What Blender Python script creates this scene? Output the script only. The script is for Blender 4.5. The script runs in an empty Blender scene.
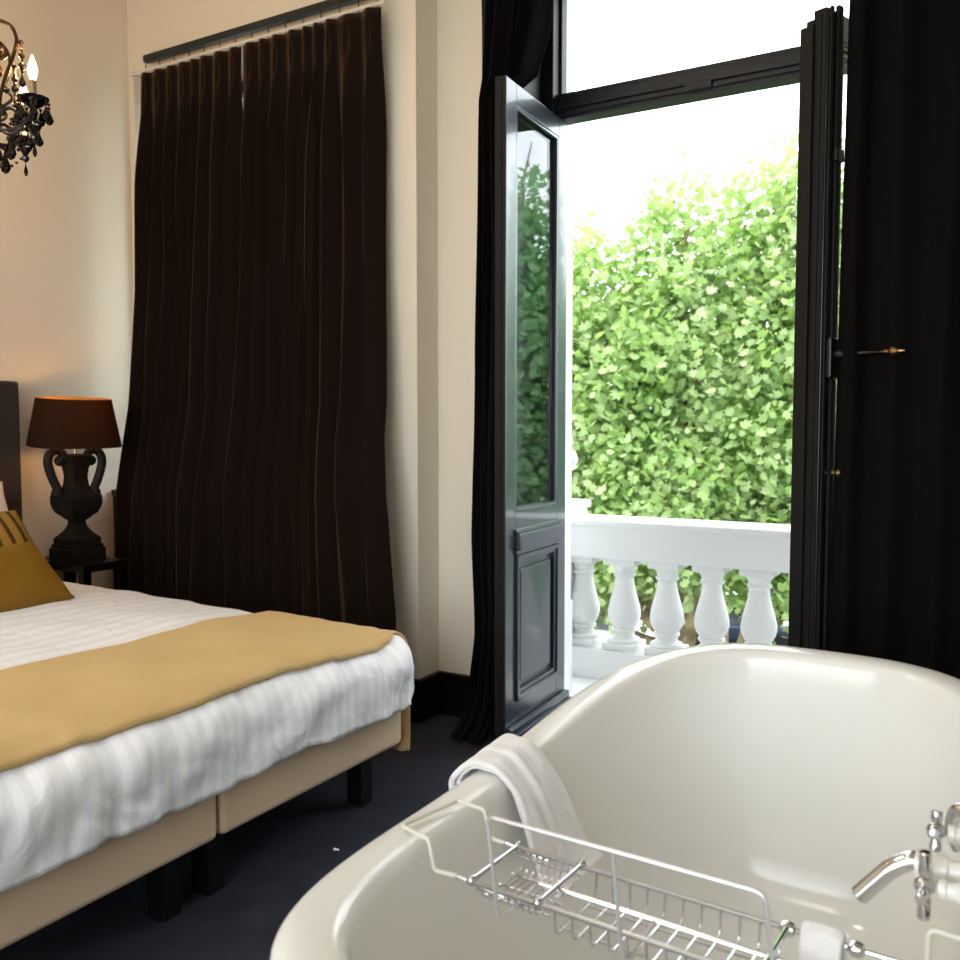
import bpy, bmesh, math, random
from mathutils import Vector, Matrix, noise
random.seed(11)
C = bpy.context.scene.collection
PI = math.pi
R = math.radians

# ---------------------------------------------------------------- materials
def lin(c):
    if isinstance(c, str):
        c = [int(c[i:i+2], 16)/255 for i in (0, 2, 4)]
    return tuple((x/12.92 if x <= .04045 else ((x+.055)/1.055)**2.4) for x in c) + (1,)

def mat(name, col, rough=.5, metal=0, spec=.5, sheen=0, sheen_tint=None, coat=0, bump=None, vary=None, emit=None, trans=0, ior=1.5, subsurf=0):
    m = bpy.data.materials.new(name); m.use_nodes = True
    nt = m.node_tree; b = nt.nodes['Principled BSDF']
    b.inputs['Base Color'].default_value = lin(col)
    b.inputs['Roughness'].default_value = rough
    b.inputs['Metallic'].default_value = metal
    b.inputs['Specular IOR Level'].default_value = spec
    b.inputs['IOR'].default_value = ior
    b.inputs['Transmission Weight'].default_value = trans
    if sheen:
        b.inputs['Sheen Weight'].default_value = sheen
        b.inputs['Sheen Roughness'].default_value = .5
        b.inputs['Sheen Tint'].default_value = lin(sheen_tint or col)
    if coat:
        b.inputs['Coat Weight'].default_value = coat; b.inputs['Coat Roughness'].default_value = .06
    if emit:
        b.inputs['Emission Color'].default_value = lin(emit[0]); b.inputs['Emission Strength'].default_value = emit[1]
    tc = None
    if bump or vary:
        tc = nt.nodes.new('ShaderNodeTexCoord')
    if vary:                                   # (scale, second colour, low, high)
        n = nt.nodes.new('ShaderNodeTexNoise'); n.inputs['Scale'].default_value = vary[0]; n.inputs['Detail'].default_value = 5
        r = nt.nodes.new('ShaderNodeValToRGB')
        r.color_ramp.elements[0].position = vary[2]; r.color_ramp.elements[0].color = lin(col)
        r.color_ramp.elements[1].position = vary[3]; r.color_ramp.elements[1].color = lin(vary[1])
        nt.links.new(tc.outputs['Object'], n.inputs['Vector']); nt.links.new(n.outputs['Fac'], r.inputs['Fac'])
        nt.links.new(r.outputs['Color'], b.inputs['Base Color'])
    if bump:                                   # (scale, strength)
        n = nt.nodes.new('ShaderNodeTexNoise'); n.inputs['Scale'].default_value = bump[0]; n.inputs['Detail'].default_value = 3
        u = nt.nodes.new('ShaderNodeBump'); u.inputs['Strength'].default_value = bump[1]; u.inputs['Distance'].default_value = .01
        nt.links.new(tc.outputs['Object'], n.inputs['Vector']); nt.links.new(n.outputs['Fac'], u.inputs['Height'])
        nt.links.new(u.outputs['Normal'], b.inputs['Normal'])
    return m

def stripe_mat(name, c1, c2, freq, rough1, rough2, width=.5, sheen=0):
    """satin stripes along UV.x"""
    m = mat(name, c1, rough1, spec=.3, sheen=sheen, sheen_tint='ffffff')
    nt = m.node_tree; b = nt.nodes['Principled BSDF']
    uv = nt.nodes.new('ShaderNodeUVMap'); sx = nt.nodes.new('ShaderNodeSeparateXYZ')
    mu = nt.nodes.new('ShaderNodeMath'); mu.operation = 'MULTIPLY'; mu.inputs[1].default_value = freq
    fr = nt.nodes.new('ShaderNodeMath'); fr.operation = 'FRACT'
    gt = nt.nodes.new('ShaderNodeMapRange'); gt.inputs[1].default_value = width-.06; gt.inputs[2].default_value = width+.06
    mx = nt.nodes.new('ShaderNodeMix'); mx.data_type = 'RGBA'
    mx.inputs[6].default_value = lin(c1); mx.inputs[7].default_value = lin(c2)
    mr = nt.nodes.new('ShaderNodeMapRange'); mr.inputs[3].default_value = rough1; mr.inputs[4].default_value = rough2
    L = nt.links.new
    L(uv.outputs[0], sx.inputs[0]); L(sx.outputs[0], mu.inputs[0]); L(mu.outputs[0], fr.inputs[0]); L(fr.outputs[0], gt.inputs[0])
    L(gt.outputs[0], mx.inputs[0]); L(mx.outputs[2], b.inputs['Base Color']); L(gt.outputs[0], mr.inputs[0]); L(mr.outputs[0], b.inputs['Roughness'])
    return m

M = {}
M['wall'] = mat('cream_paint', 'e6ddcf', .75, spec=.25, bump=(60, .03))
M['ceil'] = mat('ceiling_paint', 'e8e0d2', .8, spec=.2)
M['carpet'] = mat('navy_carpet', '25262f', .95, spec=.1, sheen=.4, sheen_tint='6a6c7c', bump=(420, .9), vary=(9, '34353f', .35, .75))
M['black_wood'] = mat('black_gloss_wood', '0c0b0c', .28, spec=.5)
M['base_wood'] = mat('black_baseboard_paint', '100d0d', .35)
M['door_paint'] = mat('black_door_paint', '262e3c', .30, spec=.7, coat=.6, bump=(35, .03))
M['door_worn'] = mat('black_door_edge', '120f0e', .65, spec=.3, vary=(38, '4a443c', .72, .80))
M['frame_paint'] = mat('dark_frame_paint', '1a181f', .5)
M['glass'] = mat('window_glass', 'ffffff', .0, trans=1, ior=1.5)
nt = M['glass'].node_tree; out = nt.nodes['Material Output']; nt.nodes.remove(nt.nodes['Principled BSDF'])
lw = nt.nodes.new('ShaderNodeLayerWeight'); lw.inputs[0].default_value = .5
pw = nt.nodes.new('ShaderNodeMath'); pw.operation = 'POWER'; pw.inputs[1].default_value = 5
ma = nt.nodes.new('ShaderNodeMath'); ma.operation = 'MULTIPLY_ADD'; ma.inputs[1].default_value = .95; ma.inputs[2].default_value = .043
tr = nt.nodes.new('ShaderNodeBsdfTransparent'); tr.inputs[0].default_value = (.97, .985, .975, 1); gl = nt.nodes.new('ShaderNodeBsdfGlossy'); gl.inputs['Roughness'].default_value = .0
mxs = nt.nodes.new('ShaderNodeMixShader')
nt.links.new(lw.outputs['Facing'], pw.inputs[0]); nt.links.new(pw.outputs[0], ma.inputs[0]); nt.links.new(ma.outputs[0], mxs.inputs[0])
nt.links.new(tr.outputs[0], mxs.inputs[1]); nt.links.new(gl.outputs[0], mxs.inputs[2]); nt.links.new(mxs.outputs[0], out.inputs[0])
M['velvet'] = mat('dark_brown_velvet', '120b09', .9, spec=.1, sheen=.75, sheen_tint='8f6c52', bump=(260, .12))
M['velvet2'] = mat('black_velvet', '070607', .9, spec=.15, sheen=.10, sheen_tint='5a4848', bump=(260, .12))
M['track'] = mat('dark_curtain_track', '15201f', .4)
M['white_metal'] = mat('white_metal', 'd8d4cc', .4)
M['beige'] = mat('beige_upholstery', 'd2ba9e', .85, spec=.2, bump=(500, .25))
M['leg_black'] = mat('black_leg', '060606', .4)
M['headboard'] = mat('grey_brown_fabric', '3e3632', .9, spec=.1, sheen=.2, sheen_tint='7a6a60', bump=(420, .35))
M['duvet'] = stripe_mat('white_damask', 'f8f8fa', 'f0f0f6', 25, .75, .45, .5)
nt = M['duvet'].node_tree; tcd = nt.nodes.new('ShaderNodeTexCoord'); nzd = nt.nodes.new('ShaderNodeTexNoise'); nzd.inputs['Scale'].default_value = 11; nzd.inputs['Detail'].default_value = 4; nzd.inputs['Distortion'].default_value = 1.2
bud = nt.nodes.new('ShaderNodeBump'); bud.inputs['Strength'].default_value = .35; bud.inputs['Distance'].default_value = .02
nt.links.new(tcd.outputs['Object'], nzd.inputs['Vector']); nt.links.new(nzd.outputs['Fac'], bud.inputs['Height']); nt.links.new(bud.outputs['Normal'], nt.nodes['Principled BSDF'].inputs['Normal'])
M['linen'] = mat('white_linen', 'eeecee', .8, spec=.2, bump=(9, .12))
M['throw'] = mat('gold_throw', 'c8a872', .7, spec=.2, sheen=.3, sheen_tint='f0dcb0', bump=(14, .05), vary=(5, 'bf9e68', .35, .7))
M['mustard'] = mat('mustard_velvet', '7c560c', .62, spec=.25, sheen=.35, sheen_tint='c89a3c', bump=(7, .2))
M['stripe_cush'] = stripe_mat('striped_cushion', 'a27c34', '4a3416', 17, .5, .6, .66)
M['ebony'] = mat('worn_black_wood', '14100d', .6, spec=.3, bump=(40, .35), vary=(30, '33271c', .55, .8))
M['shade'] = mat('brown_lampshade', '20170f', .8, spec=.1)
M['bath'] = mat('ivory_enamel', 'e8e8e4', .14, spec=.45, coat=.15)
M['towel'] = mat('white_terry', 'ecebed', .95, spec=.1, sheen=.3, sheen_tint='ffffff', bump=(330, .3))
M['chrome'] = mat('chrome', 'd9dadd', .10, metal=1)
M['wire'] = mat('chrome_wire', 'cfd0d4', .22, metal=1)
M['coated'] = mat('cream_coated_wire', 'd8d6cb', .4)
M['satin'] = mat('satin_metal', 'd4d3d8', .38, metal=.75)
M['porcelain'] = mat('porcelain', 'e8e6e0', .15, spec=.5)
M['brass'] = mat('brass', 'c0a070', .28, metal=1)
M['black_iron'] = mat('black_iron', '0c0b0a', .35, spec=.5)
M['bronze'] = mat('dark_bronze', '3a2718', .3, metal=.8)
M['bead'] = mat('black_glass_bead', '0b0807', .08, spec=.6)
M['amber'] = mat('smoky_bead', '21150d', .1, spec=.6)
M['candle'] = mat('grey_candle_sleeve', '6e6658', .45)
M['bulb'] = mat('candle_bulb', 'fff0d0', .2, emit=('ffd79a', 14))
M['lampbulb'] = mat('lamp_bulb', 'fff0d0', .2, emit=('ffc070', 12))
M['stone'] = mat('white_stone_paint', 'e6e7e6', .7, spec=.25, bump=(50, .08))
M['ext_white'] = mat('white_exterior_paint', 'ecedee', .7)
M['bark'] = mat('plane_bark', '6f5f48', .9, vary=(7, 'a6966f', .4, .65), bump=(20, .5))
M['asphalt'] = mat('asphalt', '3f403e', .9)
M['car_white'] = mat('white_car_paint', 'dfe3e6', .25, coat=.6)
M['car_blue'] = mat('blue_car_paint', '26324a', .25, coat=.6)
M['car_red'] = mat('rust_car_paint', '8a4326', .25, coat=.6)
M['car_glass'] = mat('car_glass', '141a20', .08)
M['tyre'] = mat('tyre', '0d0d0d', .8)
M['lint'] = mat('lint', 'f2f2f2', .9)

# lampshade fabric: outside dark, lets a little warm light through
nt = M['shade'].node_tree; out = nt.nodes['Material Output']; pb = nt.nodes['Principled BSDF']
tl = nt.nodes.new('ShaderNodeBsdfTranslucent'); tl.inputs[0].default_value = lin('9a7038')
ms = nt.nodes.new('ShaderNodeMixShader'); ms.inputs[0].default_value = .12
nt.links.new(pb.outputs[0], ms.inputs[1]); nt.links.new(tl.outputs[0], ms.inputs[2]); nt.links.new(ms.outputs[0], out.inputs[0])
M['shade_in'] = mat('gold_shade_lining', 'd29a3a', .5)
nt = M['shade_in'].node_tree; out = nt.nodes['Material Output']; pb = nt.nodes['Principled BSDF']
tl = nt.nodes.new('ShaderNodeBsdfTranslucent'); tl.inputs[0].default_value = lin('d29a3a')
ms = nt.nodes.new('ShaderNodeMixShader'); ms.inputs[0].default_value = .35
nt.links.new(pb.outputs[0], ms.inputs[1]); nt.links.new(tl.outputs[0], ms.inputs[2]); nt.links.new(ms.outputs[0], out.inputs[0])

def leaf_mat(name, c1, c2, tr, spread=(.3, .7)):
    m = mat(name, c1, .5, spec=.35, vary=(1.3, c2, spread[0], spread[1]))
    nt = m.node_tree; out = nt.nodes['Material Output']; pb = nt.nodes['Principled BSDF']
    tl = nt.nodes.new('ShaderNodeBsdfTranslucent'); tl.inputs[0].default_value = lin(tr)
    ms = nt.nodes.new('ShaderNodeMixShader'); ms.inputs[0].default_value = .45
    nt.links.new(pb.outputs[0], ms.inputs[1]); nt.links.new(tl.outputs[0], ms.inputs[2]); nt.links.new(ms.outputs[0], out.inputs[0])
    return m
M['leaf'] = leaf_mat('plane_leaves', '84a85a', 'c6d4a8', 'a0c060')
M['leaf2'] = leaf_mat('dark_leaves', '8ab488', 'b4d0a8', '9cd090')

# ---------------------------------------------------------------- mesh helpers
class MB:
    def __init__(s): s.v = []; s.f = []; s.uv = {}; s.wn = False
    def add(s, vs, fs):
        b = len(s.v); s.v += [Vector(p) for p in vs]; s.f += [tuple(i+b for i in f) for f in fs]; return b
    def box(s, x0, x1, y0, y1, z0, z1, bev=0, seg=2, mtx=None):
        bm = bmesh.new(); bmesh.ops.create_cube(bm, size=1)
        for v in bm.verts:
            v.co = Vector(((x0+x1)/2+v.co.x*(x1-x0), (y0+y1)/2+v.co.y*(y1-y0), (z0+z1)/2+v.co.z*(z1-z0)))
        if bev: s.wn = True; bmesh.ops.bevel(bm, geom=list(bm.edges), offset=bev, segments=seg, profile=.5, affect='EDGES')
        bm.verts.index_update()
        vs = [(mtx @ v.co if mtx else v.co.copy()) for v in bm.verts]; fs = [[v.index for v in f.verts] for f in bm.faces]
        bm.free(); s.add(vs, fs)
    def tube(s, pts, r, seg=8, closed=False, caps=True):
        pts = [Vector(p) for p in pts]; n = len(pts)
        rs = r if isinstance(r, (list, tuple)) else [r]*n
        T = []
        for i in range(n):
            a = pts[(i-1) % n] if (closed or i > 0) else pts[i]; b = pts[(i+1) % n] if (closed or i < n-1) else pts[i]
            t = (b-a); T.append(t.normalized() if t.length > 1e-9 else Vector((0, 0, 1)))
        up = Vector((0, 0, 1)) if abs(T[0].z) < .9 else Vector((1, 0, 0))
        N = (up - T[0]*up.dot(T[0])).normalized(); vs = []
        for i in range(n):
            if i: N = (N - T[i]*N.dot(T[i])); N = N.normalized() if N.length > 1e-6 else T[i].orthogonal().normalized()
            B = T[i].cross(N)
            for k in range(seg):
                a = 2*PI*k/seg; vs.append(pts[i] + (N*math.cos(a)+B*math.sin(a))*rs[i])
        fs = []
        for i in range(n if closed else n-1):
            j = (i+1) % n
            for k in range(seg):
                k2 = (k+1) % seg; fs.append((i*seg+k, i*seg+k2, j*seg+k2, j*seg+k))
        if caps and not closed:
            fs.append(tuple(range(seg))[::-1]); fs.append(tuple((n-1)*seg+k for k in range(seg)))
        s.add(vs, fs)
    def lathe(s, prof, c=(0, 0, 0), seg=24, axis=None, square=False, sq_soft=0):
        """prof: (radius, height) pairs; axis: direction of the height"""
        c = Vector(c); q = Vector((0, 0, 1)).rotation_difference(Vector(axis)) if axis is not None else None
        vs = []; fs = []; n = len(prof)
        if square: seg = 4
        for r, h in prof:
            for k in range(seg):
                a = 2*PI*k/seg + (PI/4 if square else 0)
                rr = r*math.sqrt(2) if square else r
                p = Vector((rr*math.cos(a), rr*math.sin(a), h))
                vs.append(c + (q @ p if q else p))
        for i in range(n-1):
            for k in range(seg):
                k2 = (k+1) % seg; fs.append((i*seg+k, i*seg+k2, (i+1)*seg+k2, (i+1)*seg+k))
        fs.append(tuple(range(seg))[::-1]); fs.append(tuple((n-1)*seg+k for k in range(seg)))
        s.add(vs, fs)
    def ball(s, c, r, seg=10, ring=6, sz=1):
        prof = [(max(r*math.sin(PI*i/ring), r*.02), -r*sz*math.cos(PI*i/ring)) for i in range(ring+1)]
        s.lathe(prof, c, seg)
    def grid(s, fn, nu, nv, uvfn=None, closed_u=False):
        b = len(s.v); vs = []
        for j in range(nv+1):
            for i in range(nu if closed_u else nu+1):
                vs.append(fn(i/nu, j/nv))
        w = nu if closed_u else nu+1; fs = []
        for j in range(nv):
            for i in range(nu):
                i2 = (i+1) % w if closed_u else i+1
                fs.append((j*w+i, j*w+i2, (j+1)*w+i2, (j+1)*w+i))
        s.add(vs, fs)
        if uvfn:
            for j in range(nv+1):
                for i in range(w): s.uv[b+j*w+i] = uvfn(i/nu, j/nv)
    def build(s, name, m, parent=None, smooth=True, angle=35, mods=()):
        me = bpy.data.meshes.new(name); me.from_pydata([tuple(v) for v in s.v], [], s.f); me.update()
        if s.uv:
            l = me.uv_layers.new(name='UVMap')
            for lp in me.loops: l.data[lp.index].uv = s.uv.get(lp.vertex_index, (0, 0))
        bm = bmesh.new(); bm.from_mesh(me); bmesh.ops.recalc_face_normals(bm, faces=bm.faces); bm.to_mesh(me); bm.free()
        if smooth:
            for p in me.polygons: p.use_smooth = True
            me.set_sharp_from_angle(angle=R(angle))
        for k in (m if isinstance(m, (list, tuple)) else [m]): me.materials.append(k)
        o = bpy.data.objects.new(name, me); C.objects.link(o)
        if parent: o.parent = parent
        if s.wn and smooth:
            md = o.modifiers.new('weighted', 'WEIGHTED_NORMAL'); md.keep_sharp = True
        for t, kw in mods:
            md = o.modifiers.new(t.lower(), t)
            for k, v in kw.items(): setattr(md, k, v)
        return o

def tag(o, label, cat, group=None, kind=None):
    o['label'] = label; o['category'] = cat
    if group: o['group'] = group
    if kind: o['kind'] = kind
    return o
def empty(name, loc, rz=0):
    o = bpy.data.objects.new(name, None); C.objects.link(o); o.location = loc; o.rotation_euler = (0, 0, rz); o.empty_display_size = .1
    return o
def struct(o, label, cat): return tag(o, label, cat, None, 'structure')
def lerp(a, b, t): return a+(b-a)*t
def sm(t): t = max(0, min(1, t)); return t*t*(3-2*t)
def interp(tab, x):
    if x <= tab[0][0]: return tab[0][1]
    for (a, b), (c, d) in zip(tab, tab[1:]):
        if x <= c: return lerp(b, d, (x-a)/(c-a))
    return tab[-1][1]
def bez(p0, p1, p2, p3, n=12):
    p0, p1, p2, p3 = map(Vector, (p0, p1, p2, p3)); r = []
    for i in range(n+1):
        t = i/n; u = 1-t; r.append(p0*u**3+p1*3*u*u*t+p2*3*u*t*t+p3*t**3)
    return r
def spline(pts, n=8):
    P = [Vector(p) for p in pts]; P = [P[0]*2-P[1]] + P + [P[-1]*2-P[-2]]; o = []
    for i in range(1, len(P)-2):
        for k in range(n):
            t = k/n
            o.append(.5*((2*P[i]) + (P[i+1]-P[i-1])*t + (2*P[i-1]-5*P[i]+4*P[i+1]-P[i+2])*t*t + (3*P[i]-P[i-1]-3*P[i+1]+P[i+2])*t**3))
    o.append(P[-2]); return o
def fillet(pts, r, n=5):
    P = [Vector(p) for p in pts]; o = [P[0]]
    for a, b, c in zip(P, P[1:], P[2:]):
        d1 = (a-b); d2 = (c-b); k = min(r, d1.length*.45, d2.length*.45)
        p = b+d1.normalized()*k; q = b+d2.normalized()*k
        for i in range(n+1):
            t = i/n; o.append(p*(1-t)**2+b*2*t*(1-t)+q*t*t)
    o.append(P[-1]); return o

# ---------------------------------------------------------------- room shell
XL, XR, YB, YP, YW, YO, ZC = -3.86, 1.75, -2.3, 3.14, 3.30, 3.90, 3.38
PX = -2.13                                     # right end of the pier
DX0, DX1, DZ = -1.80, -.17, 3.22               # french door opening
WX0, WX1, WZ0, WZ1 = -3.825, -2.38, .93, 3.0    # curtained window
m = MB(); m.box(XL-.2, XR+.2, YB-.2, 3.72, -.15, 0)
struct(m.build('floor', M['carpet'], smooth=False), 'dark navy carpet covering the bedroom floor', 'floor')
m = MB(); m.box(XL-.2, XR+.2, YB-.2, YO, ZC, ZC+.15)
struct(m.build('ceiling', M['ceil'], smooth=False), 'plain cream ceiling over the bedroom', 'ceiling')
m = MB(); m.box(XL-.2, XL, YB-.2, YO, 0, ZC)
struct(m.build('wall_left', M['wall'], smooth=False), 'cream wall behind the headboard and black lamp', 'wall')
m = MB()
m.box(XL, WX0, YP, YO-.02, 0, ZC); m.box(WX1, PX, YP, YO-.02, 0, ZC); m.box(WX0, WX1, YP, YO-.02, WZ1, ZC); m.box(WX0, WX1, YP+.14, YO-.02, 0, WZ0)
m.box(PX, DX0, YW, YO-.02, 0, ZC); m.box(DX1, XR, YW, YO-.02, 0, ZC); m.box(DX0, DX1, YW, YO-.02, DZ, ZC)
struct(m.build('wall_far', M['wall'], smooth=False), 'cream wall with projecting pier between the two dark curtained windows', 'wall')
m = MB()
m.box(-6, WX0, YO-.02, YO, -6, 6); m.box(WX1, DX0+.02, YO-.02, YO, -6, 6); m.box(WX0, WX1, YO-.02, YO, -6, WZ0); m.box(WX0, WX1, YO-.02, YO, WZ1, 6)
m.box(DX0+.02, DX1-.02, YO-.02, YO, -6, -.02); m.box(DX0+.02, DX1-.02, YO-.02, YO, DZ, 6); m.box(DX1-.02, 5, YO-.02, YO, -6, 6)
m.box(DX0-.01, DX0+.025, 3.74, YO, 0, DZ); m.box(DX1-.02, DX1+.01, 3.74, YO, 0, DZ)
struct(m.build('wall_exterior', M['ext_white'], smooth=False), 'white painted outer wall and reveal around the french door', 'wall')
m = MB(); m.box(XR, XR+.2, YB-.2, YO-.02, 0, ZC)
struct(m.build('wall_right', M['wall'], smooth=False), 'cream side wall beyond the bathtub', 'wall')
m = MB(); BX0, BX1, BZ0, BZ1 = -2.6, .6, .5, 2.9
m.box(XL, BX0, YB-.2, YB, 0, ZC); m.box(BX1, XR, YB-.2, YB, 0, ZC); m.box(BX0, BX1, YB-.2, YB, 0, BZ0); m.box(BX0, BX1, YB-.2, YB, BZ1, ZC)
struct(m.build('wall_rear', M['wall'], smooth=False), 'cream rear wall with a wide window opening', 'wall')

def baseboard(name, segs, label):
    m = MB()
    for x0, x1, y0, y1 in segs:
        m.box(x0, x1, y0, y1, 0, .125, .003); dx = .005 if x1-x0 < y1-y0 else 0; dy = 0 if dx else .005
        m.box(x0+dx*(0 if x0 == XL else 1), x1-dx*(1 if x0 == XL else 0), y0+dy, y1, .125, .165, .004); m.box(x0, x1, y0, y1, .165, .185, .005)
    struct(m.build(name, M['base_wood']), label, 'baseboard')
baseboard('baseboard_far', [(XL+.02, PX+.02, YP-.022, YP), (PX, PX+.022, YP-.022, YW), (PX, DX0, YW-.022, YW), (DX1, XR, YW-.022, YW)], 'glossy black baseboard along the pier beside the bed foot')
baseboard('baseboard_left', [(XL, XL+.022, YB, YP-.022)], 'glossy black baseboard under the headboard wall')

# window behind the left curtains
w = empty('window_1', ((WX0+WX1)/2, 3.5, WZ0)); struct(w, 'tall window hidden behind the pair of brown curtains', 'window')
def part(mb, name, mt, par, **k):
    o = mb.build(name, mt, None, **k); o.parent = par; o.matrix_parent_inverse = par.matrix_basis.inverted(); return o
bpy.context.view_layer.update()
m = MB()
for x0, x1, z0, z1 in ((WX0, WX0+.06, WZ0, WZ1), (WX1-.06, WX1, WZ0, WZ1), (WX0, WX1, WZ0, WZ0+.06), (WX0, WX1, WZ1-.06, WZ1), ((WX0+WX1)/2-.04, (WX0+WX1)/2+.04, WZ0, WZ1)):
    m.box(x0, x1, 3.48, 3.54, z0, z1, .006)
part(m, 'window_frame', M['frame_paint'], w)
m = MB(); m.box(WX0+.05, WX1-.05, 3.505, 3.511, WZ0+.05, WZ1-.05); part(m, 'window_pane', M['glass'], w, smooth=False)
m = MB(); m.box(XL+.004, WX1+.05, 2.975, 3.48, .905, .935, .006); m.box(XL+.004, WX1+.03, 2.985, YP+.14, 0, .905, .004)
part(m, 'window_sill', M['black_wood'], w)

# ---------------------------------------------------------------- french door: frame, transom light, two leaves
HY = 3.64
w = empty('window_2', ((DX0+DX1)/2, HY, 0)); struct(w, 'dark door frame with a fixed glass transom light above', 'window')
m = MB()
m.box(DX0, -1.735, 3.60, 3.74, 0, DZ, .006); m.box(DX0-.003, DX0+.012, YW-.02, 3.60, 0, DZ, .003); m.box(-.23, DX1, 3.60, 3.74, 0, DZ, .006); m.box(DX0, DX1, 3.60, 3.74, DZ-.07, DZ, .006)
m.box(-1.74, -1.727, 3.66, 3.70, 0, 2.56, .003); m.box(-1.74, -1.722, 3.66, 3.70, 2.68, DZ-.07, .003)
part(m, 'door_frame', M['frame_paint'], w)
m = MB(); m.box(-1.74, -.22, 3.63, 3.72, 2.565, 2.675, .006); m.box(-1.74, -.22, 3.605, 3.64, 2.60, 2.655, .008); m.box(-1.74, -.22, 3.615, 3.64, 2.58, 2.60, .004)
part(m, 'transom_bar', M['frame_paint'], w)
m = MB(); m.box(-1.16, -1.05, 3.598, 3.63, 2.578, 2.606, .004); part(m, 'bolt_keeper', M['frame_paint'], w)
m = MB(); m.box(-1.73, -.23, 3.675, 3.681, 2.67, DZ-.06); part(m, 'transom_pane', M['glass'], w, smooth=False)
m = MB(); m.box(DX0, DX1, 3.58, 3.80, 0, .022, .005); part(m, 'threshold', M['stone'], w)

def leaf(name, hinge, rz, W, label, flip):
    """local x runs from the hinge to the free edge, the leaf fills y -T..0"""
    o = empty(name, (hinge[0], hinge[1], 0), rz); struct(o, label, 'door')
    T = .045; s = .095; zt = 2.545; gz0, gz1 = .915, 2.465; zb = .05
    D = M['door_paint']
    def P(mb, n, mt, **k):
        return mb.build(n, mt, o, **k)
    m = MB(); m.box(0, s, -T, 0, zb, zt, .003); m.box(W-s, W-.006, -T, 0, zb, zt, .003)
    m.box(s, W-s, -T, 0, gz1, zt, .003); m.box(s, W-s, -T, 0, .745, gz0, .003); m.box(s, W-s, -T, 0, zb, .165, .003)
    P(m, 'leaf_frame', D)
    m = MB(); m.box(W-.006, W, -T, -.002, zb, zt, .002); m.box(W-.004, W+.004, -T*.62, -T*.36, zb+.02, zt-.02, .002); P(m, 'free_edge', M['door_worn'])
    m = MB(); m.box(s-.008, W-s+.008, -T/2-.003, -T/2+.003, gz0-.008, gz1+.008); P(m, 'glass_pane', M['glass'], smooth=False)
    m = MB()
    for sy in (1, -1):
        y1 = -.001 if sy > 0 else -T+.001; y0 = y1-sy*.016; a, b = min(y0, y1), max(y0, y1)
        m.box(s, s+.014, a, b, gz0, gz1, .003); m.box(W-s-.014, W-s, a, b, gz0, gz1, .003)
        m.box(s, W-s, a, b, gz1-.014, gz1, .003); m.box(s, W-s, a, b, gz0, gz0+.016, .003)
    P(m, 'glazing_bead', D)
    m = MB()
    for sy in (1, -1):
        f = 0 if sy > 0 else -T
        def bx(x0, x1, d0, d1, z0, z1, bv):
            a, b = f+sy*d0, f+sy*d1; m.box(x0, x1, min(a, b), max(a, b), z0, z1, bv)
        bx(s-.006, W-s+.006, -.01, .028, .765, .832, .007); bx(s-.012, W-s+.012, -.01, .016, .832, .85, .006); bx(s-.006, W-s+.006, -.01, .014, .748, .765, .004)
    P(m, 'lock_rail_moulding', D)
    m = MB()
    m.box(s, W-s, -T+.014, -.014, .165, .745)
    for sy in (1, -1):
        f = 0 if sy > 0 else -T
        def bx(x0, x1, d0, d1, z0, z1, bv):
            a, b = f+sy*d0, f+sy*d1; m.box(x0, x1, min(a, b), max(a, b), z0, z1, bv)
        x0, x1, z0, z1 = s, W-s, .165, .745
        for k, (d, wd) in enumerate(((.012, .018), (.003, .016))):
            i = [0, .018][k]
            bx(x0+i, x0+i+wd, -.016, d, z0+i, z1-i, .004); bx(x1-i-wd, x1-i, -.016, d, z0+i, z1-i, .004)
            bx(x0+i, x1-i, -.016, d, z0+i, z0+i+wd+.008, .004); bx(x0+i, x1-i, -.016, d, z1-i-wd, z1-i, .004)
        bx(x0+.058, x1-.058, -.016, -.003, z0+.065, z1-.058, .010)
    P(m, 'raised_panel', D)
    m = MB(); f = 1
    m.box(.01, W-.01, 0, .03, .05, .085, .01); m.box(.01, W-.01, 0, .04, .035, .055, .006); P(m, 'weather_bar', D)
    m = MB()
    for z in (.35, 1.3, 2.25): m.tube([(-.006, -.02, z-.05), (-.006, -.02, z+.05)], .008, 10)
    P(m, 'hinge', M['black_iron'])
    return o
def ang(dx, dy): return math.atan2(dy, dx)
th = R(3.2)
leaf('door_1', (-1.685, HY), ang(math.sin(th), -math.cos(th)), .618, 'left door leaf standing open at right angles, dark blue-black with tall glass pane', 1)
# right leaf: the room-side face looks right; hinge at (-.30, HY)
yw = R(20); WR = .655
d2 = leaf('door_2', (-.262-.045*math.cos(yw), HY+.045*math.sin(yw)), ang(-math.sin(yw), -math.cos(yw)), WR, 'right door leaf seen nearly edge-on, black with brass-tipped handle', 1)
# hardware of the right leaf. Its local frame: +y is the room-side face after the turn
def P2(mb, n, mt, par=d2, **k): return mb.build(n, mt, par, **k)
m = MB(); m.box(WR-.012, WR+.012, -.085, -.040, .05, 2.50, .004); m.box(WR-.016, WR+.004, -.07, -.04, .05, 2.52, .006); P2(m, 'astragal', M['door_worn'])
m = MB(); m.box(WR-.075, WR-.045, 0, .016, .06, 2.56, .006); m.box(WR-.03, WR-.012, 0, .010, .06, 2.55, .004); P2(m, 'bolt_rod', M['door_worn'])
for z in (.6, 2.1):
    m = MB(); m.box(WR-.085, WR-.035, 0, .022, z-.02, z+.02, .005); P2(m, 'rod_guide', M['black_iron'])
m = MB(); m.box(WR-.092, WR-.022, 0, .026, 1.40, 1.53, .008); m.lathe([(.02, 0), (.022, .02), (.016, .03), (.012, .034)], (WR-.057, .02, 1.476), 16, (0, 1, 0)); lk = P2(m, 'lock_case', M['black_iron'])
hx, hy, hz = WR-.057, .05, 1.476
du = Vector((-.02, 1, 0)).normalized()
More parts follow.
